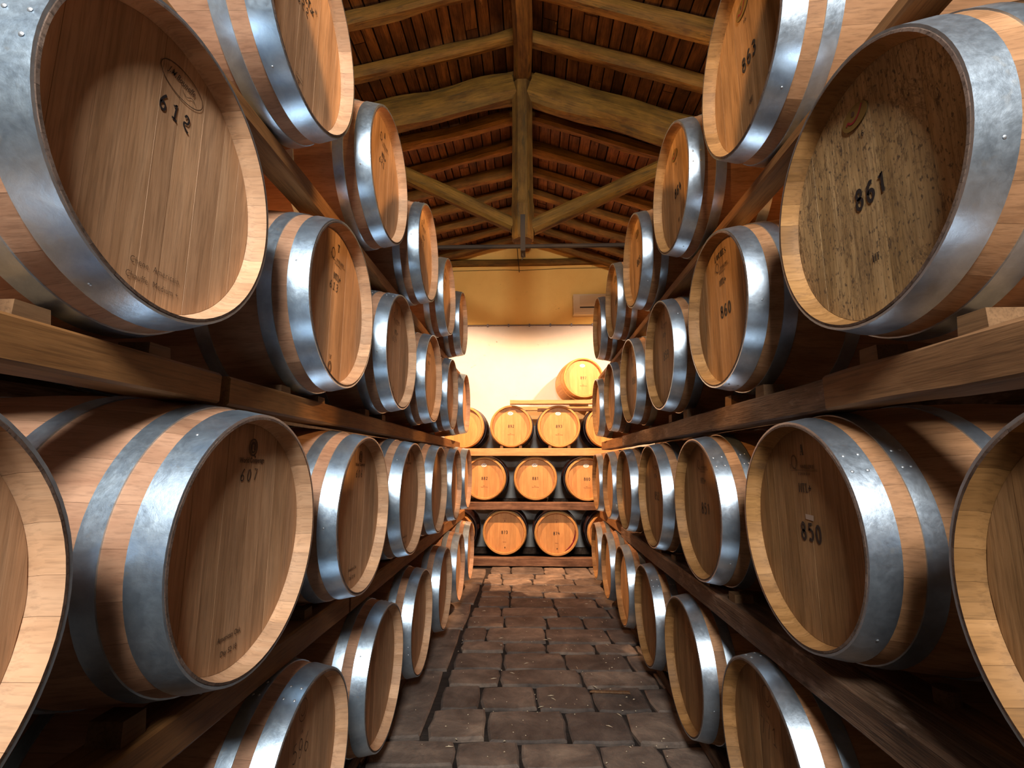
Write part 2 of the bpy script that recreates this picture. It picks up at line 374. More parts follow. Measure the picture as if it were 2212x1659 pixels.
link('flap', box_mesh('flap', -.18, .24, -.182, -.175, .05, .094, acm), ac)

# ------------------------------------------------------------------ floor stones
def stone_mesh(wd, ln, seed, mat, rough=.009):
    n = 3; pts = []
    def e(ax, ay, bx, by):
        for i in range(n):
            f = i / n; pts.append([ax + (bx - ax) * f, ay + (by - ay) * f])
    c = min(.018, wd * .1, ln * .15)
    x0, x1, y0, y1 = -wd / 2, wd / 2, -ln / 2, ln / 2
    e(x0 + c, y0, x1 - c, y0); e(x1, y0 + c, x1, y1 - c); e(x1 - c, y1, x0 + c, y1); e(x0, y1 - c, x0, y0 + c)
    pts = [[p[0] + rough * noise.noise(Vector((p[0] * 9, p[1] * 9, seed))), p[1] + rough * noise.noise(Vector((p[0] * 9, p[1] * 9, seed + 50)))] for p in pts]
    m = len(pts); V = []
    for (k, z) in ((1, -.03), (1, -.007), (.93, 0)):
        for p in pts: V.append((p[0] - (0 if k == 1 else math.copysign(.010, p[0])), p[1] - (0 if k == 1 else math.copysign(.010, p[1])), z + .004 * noise.noise(Vector((p[0] * 5, p[1] * 5, seed + 7)))))
    V.append((0, 0, .003 * noise.noise(Vector((seed, 1, 1)))))
    F = []
    for r_ in range(2):
        for i in range(m): F.append((r_ * m + i, r_ * m + (i + 1) % m, (r_ + 1) * m + (i + 1) % m, (r_ + 1) * m + i))
    for i in range(m): F.append((2 * m + i, 2 * m + (i + 1) % m, 3 * m))
    return mesh('paving_stone', V, F, mat)
courses = [1.35, 1.72, 2.04, 2.32, 2.53, 2.83, 3.11, 3.34, 3.62, 3.81, 4.12, 4.40, 4.68, 5.01, 5.21, 5.50, 5.775, 6.03, 6.40]
G = .009
for k in range(len(courses) - 1):
    y0, y1 = courses[k], courses[k + 1]
    x = -.52 if y0 > 2.5 else -1.0
    x += rnd.uniform(-.02, .02)
    first = True
    while x < .98:
        wd = rnd.uniform(.26, .50) if y0 > 2.6 else rnd.uniform(.27, .44)
        if first: wd *= rnd.uniform(.6, 1); first = False
        if y0 < 2.0 and rnd.random() < .3: wd *= .8
        g = rnd.uniform(.7, 1.7) * G
        cx = x + wd / 2
        mt = M['stone']
        link('paving_stone', stone_mesh(wd - g, y1 - y0 - g, k * 7 + cx * 3, mt), floor, (cx, (y0 + y1) / 2, rnd.uniform(-.008, 0)), (0, 0, rnd.uniform(-.012, .012)))
        x += wd
yy = 2.53
while yy < 6.35:                                            # kerb strip of long stones on the left
    ln = min(rnd.uniform(.55, .9), 6.4 - yy)
    if ln < .15: break
    link('paving_stone', stone_mesh(.44, ln - .008, yy * 5, M['stone'], .008), floor, (-.765, yy + ln / 2, -.004))
    yy += ln

# ------------------------------------------------------------------ barrels
RB, RE, LEN = .335, .2845, .95           # bilge radius, end radius, length
def rad(t): u = 2 * t / LEN - 1; return RB - (RB - RE) * u * u
HT = .042                                  # depth of the head below the chime
def stave_mesh(a0, a1, mats, stained=False):
    nA = 3; g = .0016
    prof = [(.0, .2765, 1), (.0006, RE - .003, 1), (.003, RE, 0)]
    if stained: ts = [.02, .06, .105, .14, .16, .20, .30, .475, .65, .80, .93, .95]
    else: ts = [.06, .105, .145, .20, .29, .38, .475, .60, .72, .83, .92, .95]
    for t in ts: prof.append((t, rad(t), 0))
    inner = [(HT + .012, .262, 2), (HT, .2685, 2), (.027, .2748, 2)]
    full = inner + prof + [(.95, .25, 0)]
    V, F, mi = [], [], []
    for (t, r, k) in full:
        for j in range(nA + 1):
            e = g if j in (0, nA) else 0
            a = a0 + (a1 - a0) * j / nA
            a += (.0007 if j == 0 else -.0007 if j == nA else 0)
            V.append((math.sin(a) * r, -LEN / 2 + t, math.cos(a) * r))
    n = nA + 1
    for i in range(len(full) - 1):
        t0 = full[i][0]; t1 = full[i + 1][0]
        for j in range(nA):
            F.append((i * n + j, i * n + j + 1, (i + 1) * n + j + 1, (i + 1) * n + j))
            if i < 3: mi.append(2)
            elif i == 3 or i == 4: mi.append(1)
            elif stained and .139 < t0 and t1 < .81: mi.append(3)
            else: mi.append(0)
    return V, F, mi
NS = 26
def widths(seed):
    r = random.Random(seed); ws = [r.uniform(.75, 1.25) for _ in range(NS)]; s = sum(ws); a = 0; out = []
    for x in ws: out.append((a, a + x / s * 2 * PI)); a += x / s * 2 * PI
    return out
def stave_set(key, mats, seed, joined, stained=False):
    ws = widths(seed); sets = []
    AV, AF, AM = [], [], []
    for (a0, a1) in ws:
        V, F, mi = stave_mesh(a0, a1, mats, stained)
        if joined:
            b = len(AV); AV += V; AF += [tuple(b + q for q in f) for f in F]; AM += mi
        else: sets.append(mesh('stave_' + key, V, F, mats, mi=mi, sm=[m_ == 0 or m_ == 2 for m_ in mi]))
    if joined: return mesh('staves_' + key, AV, AF, mats, mi=AM, sm=[m_ == 0 for m_ in AM])
    return sets
matsL = [M['staveL'], M['endgrain'], M['chimeL']]
matsR = [M['staveR'], M['endgrain'], M['chimeR']]
matsB = [M['staveB'], M['staveB'], M['staveB'], M['wine']]
STV = {'L': stave_set('left', matsL, 3, False), 'R': stave_set('right', matsR, 4, False)}
STJ = {'L': stave_set('left', matsL, 5, True), 'R': stave_set('right', matsR, 6, True),
       'B': stave_set('stained', matsB, 8, True, True), 'N': stave_set('new', matsB, 9, True, False)}
HR = .2675
def head_set(key, mat, seed, n=8):
    r = random.Random(seed); ws = [r.uniform(.65, 1.3) for _ in range(n)]; s = sum(ws); x = -HR; out = []
    for w_ in ws:
        xa, xb = x, min(x + w_ / s * 2 * HR, HR); x = xb
        g = .0002; A, B = xa + g, xb - g
        def outline(inset, depth):
            rr = HR - inset; P = []; a, b = max(A + inset * .6, -rr * .9995), min(B - inset * .6, rr * .9995); m = 8
            for i in range(m + 1): xx = a + (b - a) * i / m; P.append((xx, depth, math.sqrt(max(rr * rr - xx * xx, 0))))
            for i in range(m, -1, -1): xx = a + (b - a) * i / m; P.append((xx, depth, -math.sqrt(max(rr * rr - xx * xx, 0))))
            return P
        V = outline(.00025, 0) + outline(0, .0004) + outline(0, .018); k = 18
        F = [tuple(range(k))]
        for q in range(2):
            for i in range(k): F.append((q * k + (i + 1) % k, q * k + i, (q + 1) * k + i, (q + 1) * k + (i + 1) % k))
        F = [tuple(reversed(f)) for f in F]
        dy = r.uniform(-.0003, .0003)
        V = [(v[0], v[1] + dy, v[2]) for v in V]
        out.append(mesh('head_board_' + key, V, F, mat))
    return out
HEADS = {'L': [head_set('l%d' % i, M['headL'], 20 + i, n) for i, n in enumerate((7, 9, 8))],
         'R': [head_set('r%d' % i, M['headR'], 40 + i, n) for i, n in enumerate((8, 7, 9))],
         'M': [head_set('m', M['headM'], 60, 5)],
         'B': [head_set('b%d' % i, M['headB'], 70 + i, n) for i, n in enumerate((9, 8, 7))]}
def hoop_mesh(t0, t1, mat, th=.0032, segs=72, rm=0):
    V, F = [], []
    rr = [(t0, rad(t0) - .002 + rm), (t0, rad(t0) + th + rm), (t1, rad(t1) + th + rm), (t1, rad(t1) - .002 + rm)]
    n = len(rr)
    for j in range(segs):
        a = 2 * PI * j / segs
        for t, r in rr: V.append((math.sin(a) * r, -LEN / 2 + t, math.cos(a) * r))
    sm = []
    for j in range(segs):
        for i in range(n - 1):
            F.append((j * n + i, ((j + 1) % segs) * n + i, ((j + 1) % segs) * n + i + 1, j * n + i + 1)); sm.append(i == 1)
    m = mesh('hoop', V, F, mat, sm=sm)
    # sharp band edges keep the cylinder highlight clean
    return m
HSP = [(.0015, .060), (.102, .142), (.287, .327), (.623, .663), (.808, .848), (.890, .9485)]
HOOPS = {s: [hoop_mesh(a, b, M['steel' + s]) for a, b in HSP] for s in 'LR'}
HSB = [(.10, .135), (.20, .235), (.715, .75), (.815, .85), (.90, .948)]
HOOPB = [hoop_mesh(a, b, M['steelB']) for a, b in HSB]
HOOPN = [hoop_mesh(a, b, M['chestnut'], .006) for a, b in ((.075, .088), (.092, .105), (.20, .212), (.74, .752), (.86, .874))]
def wood_hoop(t, r0, rr):
    V, F = [], []; S, K = 64, 8
    for j in range(S):
        a = 2 * PI * j / S
        for k in range(K):
            b = 2 * PI * k / K; r = r0 + rr * math.cos(b)
            V.append((math.sin(a) * r, -LEN / 2 + t + rr * math.sin(b), math.cos(a) * r))
    for j in range(S):
        for k in range(K): F.append((j * K + k, j * K + (k + 1) % K, ((j + 1) % S) * K + (k + 1) % K, ((j + 1) % S) * K + k))
    return mesh('wooden_hoop', V, F, M['chestnut'], True)
WHOOP = [wood_hoop(t, rad(t) + .003, .010) for t in (.010, .032, .054)]
# rivet
def rivet_mesh():
    V, F = [(0, -.0, .0022)], []
    for k, (r, z) in enumerate(((.0028, .0017), (.0042, 0))):
        for j in range(8): a = 2 * PI * j / 8; V.append((r * math.cos(a), r * math.sin(a), z))
    for j in range(8):
        F.append((0, 1 + j, 1 + (j + 1) % 8)); F.append((1 + j, 9 + j, 9 + (j + 1) % 8, 1 + (j + 1) % 8))
    return mesh('rivet', V, F, M['rivet'], True)
RIV = rivet_mesh()
# ---- lettering: stroke glyphs drawn as flat ribbons
def ell(cx, cy, rx, ry, n=20, a0=0, a1=360): return [(cx + rx * math.cos(R(a0 + (a1 - a0) * i / n)), cy + ry * math.sin(R(a0 + (a1 - a0) * i / n))) for i in range(n + 1)]
def spl(*P, n=6):
    out = []; Q = [P[0]] + list(P) + [P[-1]]
    for i in range(1, len(Q) - 2):
        p0, p1, p2, p3 = Q[i - 1:i + 3]
        for k in range(n):
            t = k / n
            out.append(tuple(.5 * ((2 * p1[c]) + (-p0[c] + p2[c]) * t + (2 * p0[c] - 5 * p1[c] + 4 * p2[c] - p3[c]) * t * t + (-p0[c] + 3 * p1[c] - 3 * p2[c] + p3[c]) * t ** 3) for c in (0, 1)))
    return out + [P[-1]]
GL = {  # box 1 wide x 1.9 tall
    '0': [ell(.5, .95, .42, .87)], '1': [[(.15, 1.5), (.55, 1.85), (.55, .05)]],
    '2': [spl((.08, 1.45), (.35, 1.82), (.8, 1.7), (.85, 1.25), (.5, .75), (.08, .08)) + [(.95, .08)]],
    '3': [spl((.1, 1.6), (.5, 1.85), (.88, 1.5), (.75, 1.12), (.4, 1.0)), spl((.4, 1.0), (.82, .85), (.92, .45), (.55, .05), (.08, .25))],
    '4': [[(.35, 1.85), (.1, .8), (.95, .8)], [(.72, 1.35), (.72, .05)]],
    '5': [[(.88, 1.82), (.22, 1.82), (.16, 1.1)], spl((.16, 1.1), (.5, 1.2), (.9, .85), (.85, .35), (.5, .05), (.08, .22))],
    '6': [spl((.85, 1.72), (.5, 1.8), (.18, 1.2), (.1, .6), (.28, .12), (.6, .06), (.9, .4), (.85, .85), (.5, 1.05), (.15, .75))],
    '7': [[(.06, 1.8), (.92, 1.8), (.4, .05)]],
    '8': [ell(.5, 1.42, .34, .42), ell(.5, .5, .42, .47)],
    '9': [spl((.15, .18), (.5, .1), (.82, .7), (.9, 1.3), (.72, 1.78), (.4, 1.84), (.1, 1.5), (.15, 1.05), (.5, .85), (.85, 1.15))],
    'hand1': [[(.15, 1.45), (.6, 1.85), (.5, .05)], [(.1, .1), (.9, .0)]],
    'hand6': [spl((.85, 1.85), (.4, 1.3), (.1, .6), (.3, .05), (.8, .1), (.88, .6), (.5, .9), (.15, .6))],
    'hand2': [spl((.15, 1.5), (.4, 1.85), (.85, 1.6), (.7, 1.0), (.15, .85), (.2, .4), (.95, .0))],
}
def ribbon(V, F, pts, w, ox, oz, sx, sz, shear=0):
    P = [(ox + (x + shear * z) * sx, oz + z * sz) for x, z in pts]; n = len(P); b = len(V)
    closed = abs(P[0][0] - P[-1][0]) + abs(P[0][1] - P[-1][1]) < 1e-6
    for i in range(n):
        a = P[i - 1] if i else (P[-2] if closed else P[0]); c = P[i + 1] if i < n - 1 else (P[1] if closed else P[-1])
        dx, dz = c[0] - a[0], c[1] - a[1]; l = math.hypot(dx, dz) or 1; nx, nz = -dz / l * w / 2, dx / l * w / 2
        V.append((P[i][0] + nx, 0, P[i][1] + nz)); V.append((P[i][0] - nx, 0, P[i][1] - nz))
    for i in range(n - 1): F.append((b + 2 * i, b + 2 * i + 1, b + 2 * i + 3, b + 2 * i + 2))
def digits_mesh(s, h, w, adv, mat, hand=False, shear=0, name='number'):
    V, F = [], []; gw = h / 1.9; n = len(s); x0 = -(adv * (n - 1) + gw * .9) / 2
    for i, c in enumerate(s):
        if c == ' ': continue
        g = GL.get('hand' + c, GL[c]) if hand else GL[c]
        dz = (rnd.uniform(-.05, .05) if hand else rnd.uniform(-.02, .02)) * h
        for st in g: ribbon(V, F, st, w, x0 + i * adv, -h / 2 + dz, gw * .9, h / 1.9, shear)
    return mesh(name, V, F, mat)
# slab-serif stencil letters: (thick strokes, thin strokes)
SER = {
    'M': ([[(.18, 0), (.18, 1.9)], [(.98, 0), (.98, 1.9)]], [[(.18, 1.85), (.55, .5), (.98, 1.85)], [(0, .05), (.36, .05)], [(.78, .05), (1.18, .05)], [(0, 1.85), (.3, 1.85)], [(.9, 1.85), (1.18, 1.85)]], 1.3),
    'T': ([[(.5, 0), (.5, 1.9)]], [[(0, 1.85), (1, 1.85)], [(.05, 1.4), (.05, 1.88)], [(.95, 1.4), (.95, 1.88)], [(.25, .05), (.75, .05)]], 1.15),
    'L': ([[(.3, 0), (.3, 1.9)]], [[(.05, .05), (.95, .05)], [(.93, .05), (.93, .6)], [(.05, 1.85), (.55, 1.85)]], 1.05),
    '+': ([[(.55, .35), (.55, 1.55)], [(.05, .95), (1.05, .95)]], [], 1.15),
    'A': ([[(.5, 1.9), (.85, 0)]], [[(.5, 1.9), (.15, 0)], [(.25, .6), (.72, .6)], [(0, .05), (.35, .05)], [(.6, .05), (1.08, .05)]], 1.15),
    'O': ([ell(.5, .95, .36, .85, 10, 120, 240), ell(.5, .95, .36, .85, 10, -60, 60)], [ell(.5, .95, .36, .85)], 1.1),
    'C': ([ell(.55, .95, .36, .85, 10, 110, 250)], [ell(.55, .95, .36, .85, 20, 40, 320), [(.86, 1.3), (.86, 1.75)]], 1.05),
    'H': ([[(.2, 0), (.2, 1.9)], [(.85, 0), (.85, 1.9)]], [[(.2, .95), (.85, .95)], [(0, .05), (.4, .05)], [(.65, .05), (1.05, .05)], [(0, 1.85), (.4, 1.85)], [(.65, 1.85), (1.05, 1.85)]], 1.2),
    'E': ([[(.25, 0), (.25, 1.9)]], [[(.05, .05), (.9, .05)], [(.05, 1.85), (.88, 1.85)], [(.25, .95), (.65, .95)], [(.88, .05), (.88, .5)], [(.86, 1.4), (.86, 1.85)]], 1.05),
    'S': ([spl((.2, 1.35), (.5, .95), (.85, .5))], [spl((.85, 1.5), (.5, 1.85), (.15, 1.45), (.5, .98), (.85, .45), (.5, .05), (.1, .4))], 1.05),
}
def serif_mesh(s, h, mat, adv=None, arch=0):
    V, F = [], []; k = h / 1.9; kx = k * 1.02
    tot = sum(SER[c][2] for c in s) * kx * 1.02 if adv is None else adv * len(s); x = -tot / 2
    for c in s:
        thick, thin, wd = SER[c]
        dz = -arch * (x + wd * kx / 2) ** 2
        for st in thick: ribbon(V, F, st, (.30 if c in 'MTL+' else .34) * kx, x, -h / 2 + dz, kx, k)
        for st in thin: ribbon(V, F, st, .13 * k, x, -h / 2 + dz, kx, k)
        x += wd * kx * 1.02 if adv is None else adv
    return mesh('lettering', V, F, mat)
def font_mesh(txt, size, mat, sx=1, shear=0, off=0, spacing=1):
    c = bpy.data.curves.new('txt', 'FONT'); c.body = txt; c.size = size; c.align_x = 'CENTER'; c.align_y = 'CENTER'
    c.shear = shear; c.offset = off; c.resolution_u = 2; c.space_character = spacing
    o = bpy.data.objects.new('txt', c); col.objects.link(o)
    dg = bpy.context.evaluated_depsgraph_get(); me = bpy.data.meshes.new_from_object(o.evaluated_get(dg))
    bpy.data.objects.remove(o); me.name = 'lettering'
    for v in me.vertices: x, y, z = v.co; v.co = (x * sx, 0, y)
    me.materials.clear(); me.materials.append(mat)
    return me
def lines_mesh(strokes, w, mat, name='mark'):
    V, F = [], []
    for st in strokes: ribbon(V, F, st, w, 0, 0, 1, 1)
    return mesh(name, V, F, mat)
def disc_mesh(rx, rz, mat, th=.0015, name='plate', n=32):
    V = [(rx * math.cos(2 * PI * i / n), -th, rz * math.sin(2 * PI * i / n)) for i in range(n)] + [(rx * math.cos(2 * PI * i / n), 0, rz * math.sin(2 * PI * i / n)) for i in range(n)]
    return mesh(name, V, [tuple(range(n))] + [(i, n + i, n + (i + 1) % n, (i + 1) % n) for i in range(n)], mat)
CA = {}
def cached(k, f):
    if k not in CA: CA[k] = f()
    return CA[k]
SW = spl((-.026, -.006), (-.020, -.001), (-.013, -.008), (.0, -.010), (.014, -.002), (.026, .014))
def mark(p, name, me, x, z, rz=0, lift=.0016):
    o = link(name, me, p, (x, -LEN / 2 + HT - lift, RB + z), (0, rz, 0)); return o
def logo(p, big=1):
    mark(p, 'cooper_logo', cached('logoQ', lambda: lines_mesh([ell(0, 0, .0135, .019), ell(.001, 0, .0115, .018), [(-.004, -.013), (.006, -.020), (.013, -.021)]], .0018, M['brand'])), -.040, .181)
    mark(p, 'cooper_logo', cached('logoT', lambda: serif_mesh('T', .011, M['brand'])), -.058, .170)
    mark(p, 'cooper_logo', cached('logoN', lambda: font_mesh('NNELLERIE', .0135, M['brand'], .98, 0, .0002)), .022, .1685)
    mark(p, 'cooper_logo', cached('logoLn', lambda: lines_mesh([[(-.062, 0), (.066, 0)], [(-.03, .003), (.066, .003)]], .0009, M['brand'])), .003, .158)
    mark(p, 'cooper_logo', cached('logoV', lambda: font_mesh('VERNOU', .009, M['brand'], 1, 0, .0004, 1.9)), .004, .150)
def seal(p, z=-.208, x=-.015):
    def f():
        st = [ell(0, -.008, .015, .020), ell(0, -.008, .012, .0165), ell(0, -.008, .008, .0115)]
        return lines_mesh(st, .0022, M['brand'])
    mark(p, 'oak_seal', cached('seal', f), x, z - .004)
    mark(p, 'oak_seal', cached('seal2', lambda: font_mesh('FORET', .008, M['brand'])), x, z + .028)
    mark(p, 'oak_seal', cached('seal3', lambda: lines_mesh([ell(0, 0, .004, .0035)], .002, M['brand'])), x, z + .021)
def plaque(p, w_=False, rot=-.0):
    m = M['white'] if w_ else M['bronze']
    o = mark(p, 'maker_plate', cached('plq%d' % w_, lambda: disc_mesh(.040, .0255, m)), -.010, .186)
    link('swoosh', cached('swoosh%d' % w_, lambda: lines_mesh([SW], .0048, M['red'], 'swoosh')), o, (0, -.0022, 0))
    link('emblem', cached('emb', lambda: disc_mesh(.005, .006, M['brand'] if not w_ else M['tape'] if not w_ else M['tape'], .0006, 'emblem', 16)), o, (-.003, -.0017, .009))
def stencil(p, num, x=.006, z=0): mark(p, 'number', digits_mesh(num, .044, .0080, .034, M['ink']), x, z)
def hand(p, num, x=0, z=.066, h=.03, adv=.026, w_=.003, sh=.12): mark(p, 'number', digits_mesh(num, h, w_, adv, M['ink'], True, sh), x, z)
def mtl(p, z=.113): mark(p, 'lettering', cached('mtl', lambda: serif_mesh('MTL+', .0235, M['ink'])), .004, z)
def letter(p, c, z=.214): mark(p, 'lettering', cached('let' + c, lambda: serif_mesh(c, .028, M['ink'])), .004, z)

def chest(p, style, num):
    if style == 'plaque':
        plaque(p); mark(p, 'small_number', cached('s16', lambda: digits_mesh('16', .012, .002, .011, M['ink'])), .0, .136)
        stencil(p, num); mark(p, 'lettering', cached('mt', lambda: serif_mesh('MT', .016, M['ink'])), .0, -.143)
    elif style == 'logo8': letter(p, 'A' if num in ('850', '858') else 'T'); logo(p); mtl(p); stencil(p, num, .012)
    elif style == 'loches':
        mark(p, 'lettering', cached('loches', lambda: serif_mesh('LOCHES', .024, M['ink'], .0185, 1.5)), .0, .222); logo(p); mtl(p); stencil(p, num, .012)
    elif style == 'logo6':
        letter(p, 'T' if num[0:2] == '61' else 'A'); logo(p); mtl(p, .105); hand(p, num, -.022, .066); seal(p)
    elif style == 'world':
        mark(p, 'oak_seal', cached('wseal', lambda: lines_mesh([ell(0, 0, .016, .019), ell(0, 0, .009, .012), [(.004, -.016), (.012, -.024)], [(-.006, -.006), (-.006, .008), (.004, .008), (.004, -.006)]], .004, M['brand'])), .019, .213)
        mark(p, 'lettering', cached('world', lambda: font_mesh('World Cooperage', .0175, M['brand'], .78, 0, .0004)), .019, .182)
        hand(p, num, .008, .148, .028, .026, .0028, .15)
        mark(p, 'lettering', cached('amoak', lambda: font_mesh('American Oak', .0165, M['brand'], .85, 0, .0002)), -.014, -.198)
        mark(p, 'lettering', cached('blend', lambda: font_mesh('Day 52 18', .0165, M['brand'], .85, 0, .0002)), -.012, -.229)
    elif style == 'oval':
        mark(p, 'maker_mark', lines_mesh([ell(0, 0, .058, .030, 40)], .0018, M['brand']), .014, .200)
        mark(p, 'maker_mark', font_mesh('J.M.Bouneffe', .020, M['brand'], .72, .55, .0002), .010, .206)
        mark(p, 'maker_mark', lines_mesh([spl((.0, -.006), (.012, -.012), (.026, -.004), (.038, -.009))], .0012, M['brand']), .014, .196)
        mark(p, 'number', digits_mesh('612', .034, .0046, .031, M['ink'], True, .05), .002, .132)
        mark(p, 'lettering', font_mesh('Chene  Americain', .0175, M['brand'], .82, 0, -.0002, 1.12), .004, -.195)
        mark(p, 'lettering', font_mesh('Chauffe  Medium +', .0175, M['brand'], .82, 0, -.0002, 1.12), .002, -.223)
    elif style == 'mtx':
        mark(p, 'lettering', font_mesh('M.T.x', .036, M['ink'], .85, 0, .0012), .006, .094)
        mark(p, 'number', digits_mesh('622', .03, .003, .026, M['ink'], True, 0), -.022, .058)
        mark(p, 'small_number', cached('dots', lambda: font_mesh(':#;', .02, M['ink'])), .055, .115)
        seal(p); mark(p, 'oak_seal', cached('dotrows', lambda: lines_mesh([[(x * .006, z * .006), (x * .006 + .0025, z * .006)] for x in range(-3, 4) for z in (-1, 1)], .0022, M['ink'])), -.01, -.172)
    elif style == 'logo7':
        mark(p, 'cooper_logo', cached('cl7', lambda: lines_mesh([ell(0, 0, .026, .03, 24), ell(0, 0, .014, .016, 16, 200, 380)], .002, M['brand'])), .0, .188)
        mark(p, 'small_number', cached('s18', lambda: digits_mesh('18', .009, .0012, .008, M['ink'])), .0, .128)
        hand(p, num, -.002, .086, .052, .037, .0022, -.02)
    elif style == 'back':
        plaque(p, True); mark(p, 'number', digits_mesh(num, .042, .0062, .032, M['ink']), 0, 0)
        mark(p, 'small_emblem', cached('bsw', lambda: lines_mesh([spl((-.010, .004), (-.003, -.002), (.012, .001))], .0035, M['brand'])), -.008, -.105)
        mark(p, 'lettering', cached('bl', lambda: font_mesh('Espressione Forage', .0155, M['faint'], .85, 0, .0004)), 0, -.121)
    elif style == 'back2':
        mark(p, 'lettering', cached('br1', lambda: font_mesh('Frances', .018, M['red'], .95)), .005, .186)
        mark(p, 'emblem', cached('br2', lambda: lines_mesh([[(-.004, -.012), (0, .010)], [(.004, -.012), (0, .010)], [(0, -.012), (0, .01)]], .003, M['redwine'])), .005, .158)
        mark(p, 'number', digits_mesh(num, .042, .0066, .032, M['ink']), 0, 0)
        mark(p, 'lettering', cached('br3', lambda: font_mesh('Radoux', .017, M['faint'], .85, 0, .0003)), 0, -.130)
        mark(p, 'emblem', cached('br4', lambda: disc_mesh(.008, .011, M['brand'], .0004, 'emblem', 8)), .006, -.205)

def barrel(side, num, style, X, Y, Z, label, group, phi=0, near=True, yaw=None, hd=None, scale=1, var=0, riv=0):
    """Y,Z = centre of front chime circle; X = its plane"""
    if side == 'L': rz = PI / 2; cx, cy = X - LEN / 2, Y
    elif side == 'R': rz = -PI / 2; cx, cy = X + LEN / 2, Y
    else:
        rz = yaw or 0; cx = X - math.sin(rz) * LEN / 2; cy = Y + math.cos(rz) * LEN / 2
    p = empty('barrel', (cx, cy, Z - RB), rz); tag(p, label, 'barrel', group)
    p.scale = (scale, 1, scale)
    if scale != 1: p.location.z = Z - RB * scale
    C = (0, 0, RB)
    if side in 'LR':
        if near:
            for s in STV[side]: link('stave', s, p, C, (0, phi, 0))
        else: tag(link('staves', STJ[side], p, C, (0, phi, 0)), kind='stuff')
        hs = [link('hoop', h, p, C, (0, phi, 0)) for h in (HOOPS[side] if near else HOOPS[side][:3] + HOOPS[side][3:])]
        if near:
            # lap and rivets on the two front hoops
            for hi, tt in ((0, (.016, .046)), (1, (.114, .130))):
                for t in tt:
                    for da in (-4.2, 4.2):
                        a = R(riv + da); r = rad(t) + .0032
                        o = link('rivet', RIV, hs[hi], (0, 0, 0))
                        o.matrix_local = Matrix.Translation((math.sin(a) * r, -LEN / 2 + t, math.cos(a) * r)) @ Matrix.Rotation(a, 4, 'Y')
            for a_ in (-72, 78, 165):
                a = R(a_ + riv); t = .04; r = rad(t) + .003
                o = link('nail', RIV, hs[0]); o.matrix_local = Matrix.Translation((math.sin(a) * r, -LEN / 2 + t, math.cos(a) * r)) @ Matrix.Rotation(a, 4, 'Y') @ Matrix.Scale(.8, 4)
    elif side == 'B':
        tag(link('staves', STJ['B'], p, C, (0, phi, 0)), kind='stuff')
        for h in WHOOP: link('wooden_hoop', h, p, C)
        for h in HOOPB: link('hoop', h, p, C)
    else:
        tag(link('staves', STJ['N'], p, C, (0, phi, 0)), kind='stuff')
        for h in WHOOP[:2]: link('wooden_hoop', h, p, C)
        for h in HOOPN: link('hoop', h, p, C)
    hk = hd or ('B' if side in 'BN' else side)
    hset = HEADS[hk][var % len(HEADS[hk])]
    for h in hset: link('head_board', h, p, (0, -LEN / 2 + HT, RB))
    if style: chest(p, style, num)
    return p

T = 1.30
ROW = {
 ('L', 'A'): ((1, -.609, 1.200, 1.250), (2, -.614, 1.963, 1.257), (3, -.606, 2.748, 1.252), (4, -.608, 3.513, 1.248), (5, -.607, 4.278, 1.260)),
 ('L', 'B'): ((1, -.650, .818, .545), (2, -.640, 1.600, .541), (3, -.640, 2.361, .549), (4, -.636, 3.144, .552), (5, -.634, 3.919, .556), (6, -.624, 4.700, .572)),
 ('L', 'C'): ((0, -.621, .379, -.180), (1, -.624, 1.125, -.177), (2, -.622, 1.864, -.190), (3, -.621, 2.614, -.185), (4, -.619, 3.355, -.179), (5, -.616, 4.109, -.179), (6, -.615, 4.855, -.156)),
 ('L', 'D'): ((1, -.645, 1.561, -.920), (2, -.649, 2.316, -.931), (3, -.649, 3.054, -.934), (4, -.642, 3.814, -.933), (5, -.637, 4.561, -.932), (6, -.636, 5.315, -.921)),
 ('R', 'A'): ((1, .641, 1.343, 1.240), (2, .647, 2.090, 1.244), (3, .640, 2.880, 1.240), (4, .637, 3.651, 1.245), (5, .631, 4.433, 1.246)),
 ('R', 'B'): ((1, .675, .968, .562), (2, .682, 1.754, .558), (3, .680, 2.539, .562), (4, .677, 3.332, .559), (5, .675, 4.131, .556), (6, .668, 4.929, .553)),
 ('R', 'C'): ((0, .686, .571, -.190), (1, .691, 1.348, -.180), (2, .688, 2.112, -.189), (3, .685, 2.887, -.190), (4, .681, 3.665, -.196), (5, .684, 4.429, -.199), (6, .682, 5.203, -.203)),
 ('R', 'D'): ((1, .700, 1.694, -.917), (2, .695, 2.450, -.922), (3, .695, 3.197, -.925), (4, .692, 3.941, -.931), (5, .686, 4.692, -.939), (6, .683, 5.438, -.936)),
}
NUM = {('L', 'A'): {1: ('622', 'mtx'), 2: ('621', 'logo6'), 3: ('620', 'logo6'), 4: ('619', 'logo6'), 5: (None, None)},
       ('L', 'B'): {1: ('612', 'oval'), 2: ('613', 'logo6'), 3: ('614', 'logo6'), 4: ('615', 'logo6')},
       ('L', 'C'): {1: ('607', 'world'), 2: ('606', 'world'), 3: ('605', 'world')},
       ('L', 'D'): {1: ('596', 'logo7')},
       ('R', 'A'): {1: ('863', 'plaque'), 2: ('864', 'plaque'), 3: ('865', 'plaque'), 4: ('866', 'plaque')},
       ('R', 'B'): {1: ('861', 'plaque'), 2: ('860', 'loches'), 3: ('859', 'logo8'), 4: ('858', 'logo8')},
       ('R', 'C'): {1: ('850', 'logo8'), 2: ('851', 'logo8'), 3: ('852', 'logo8')},
       ('R', 'D'): {1: ('771', 'logo7'), 2: ('770', 'logo7')}}
LEG = {'622', '621', '620', '612', '613', '614', '607', '606', '596', '863', '864', '865', '861', '860', '859', '850', '851', '852', '771', '770'}
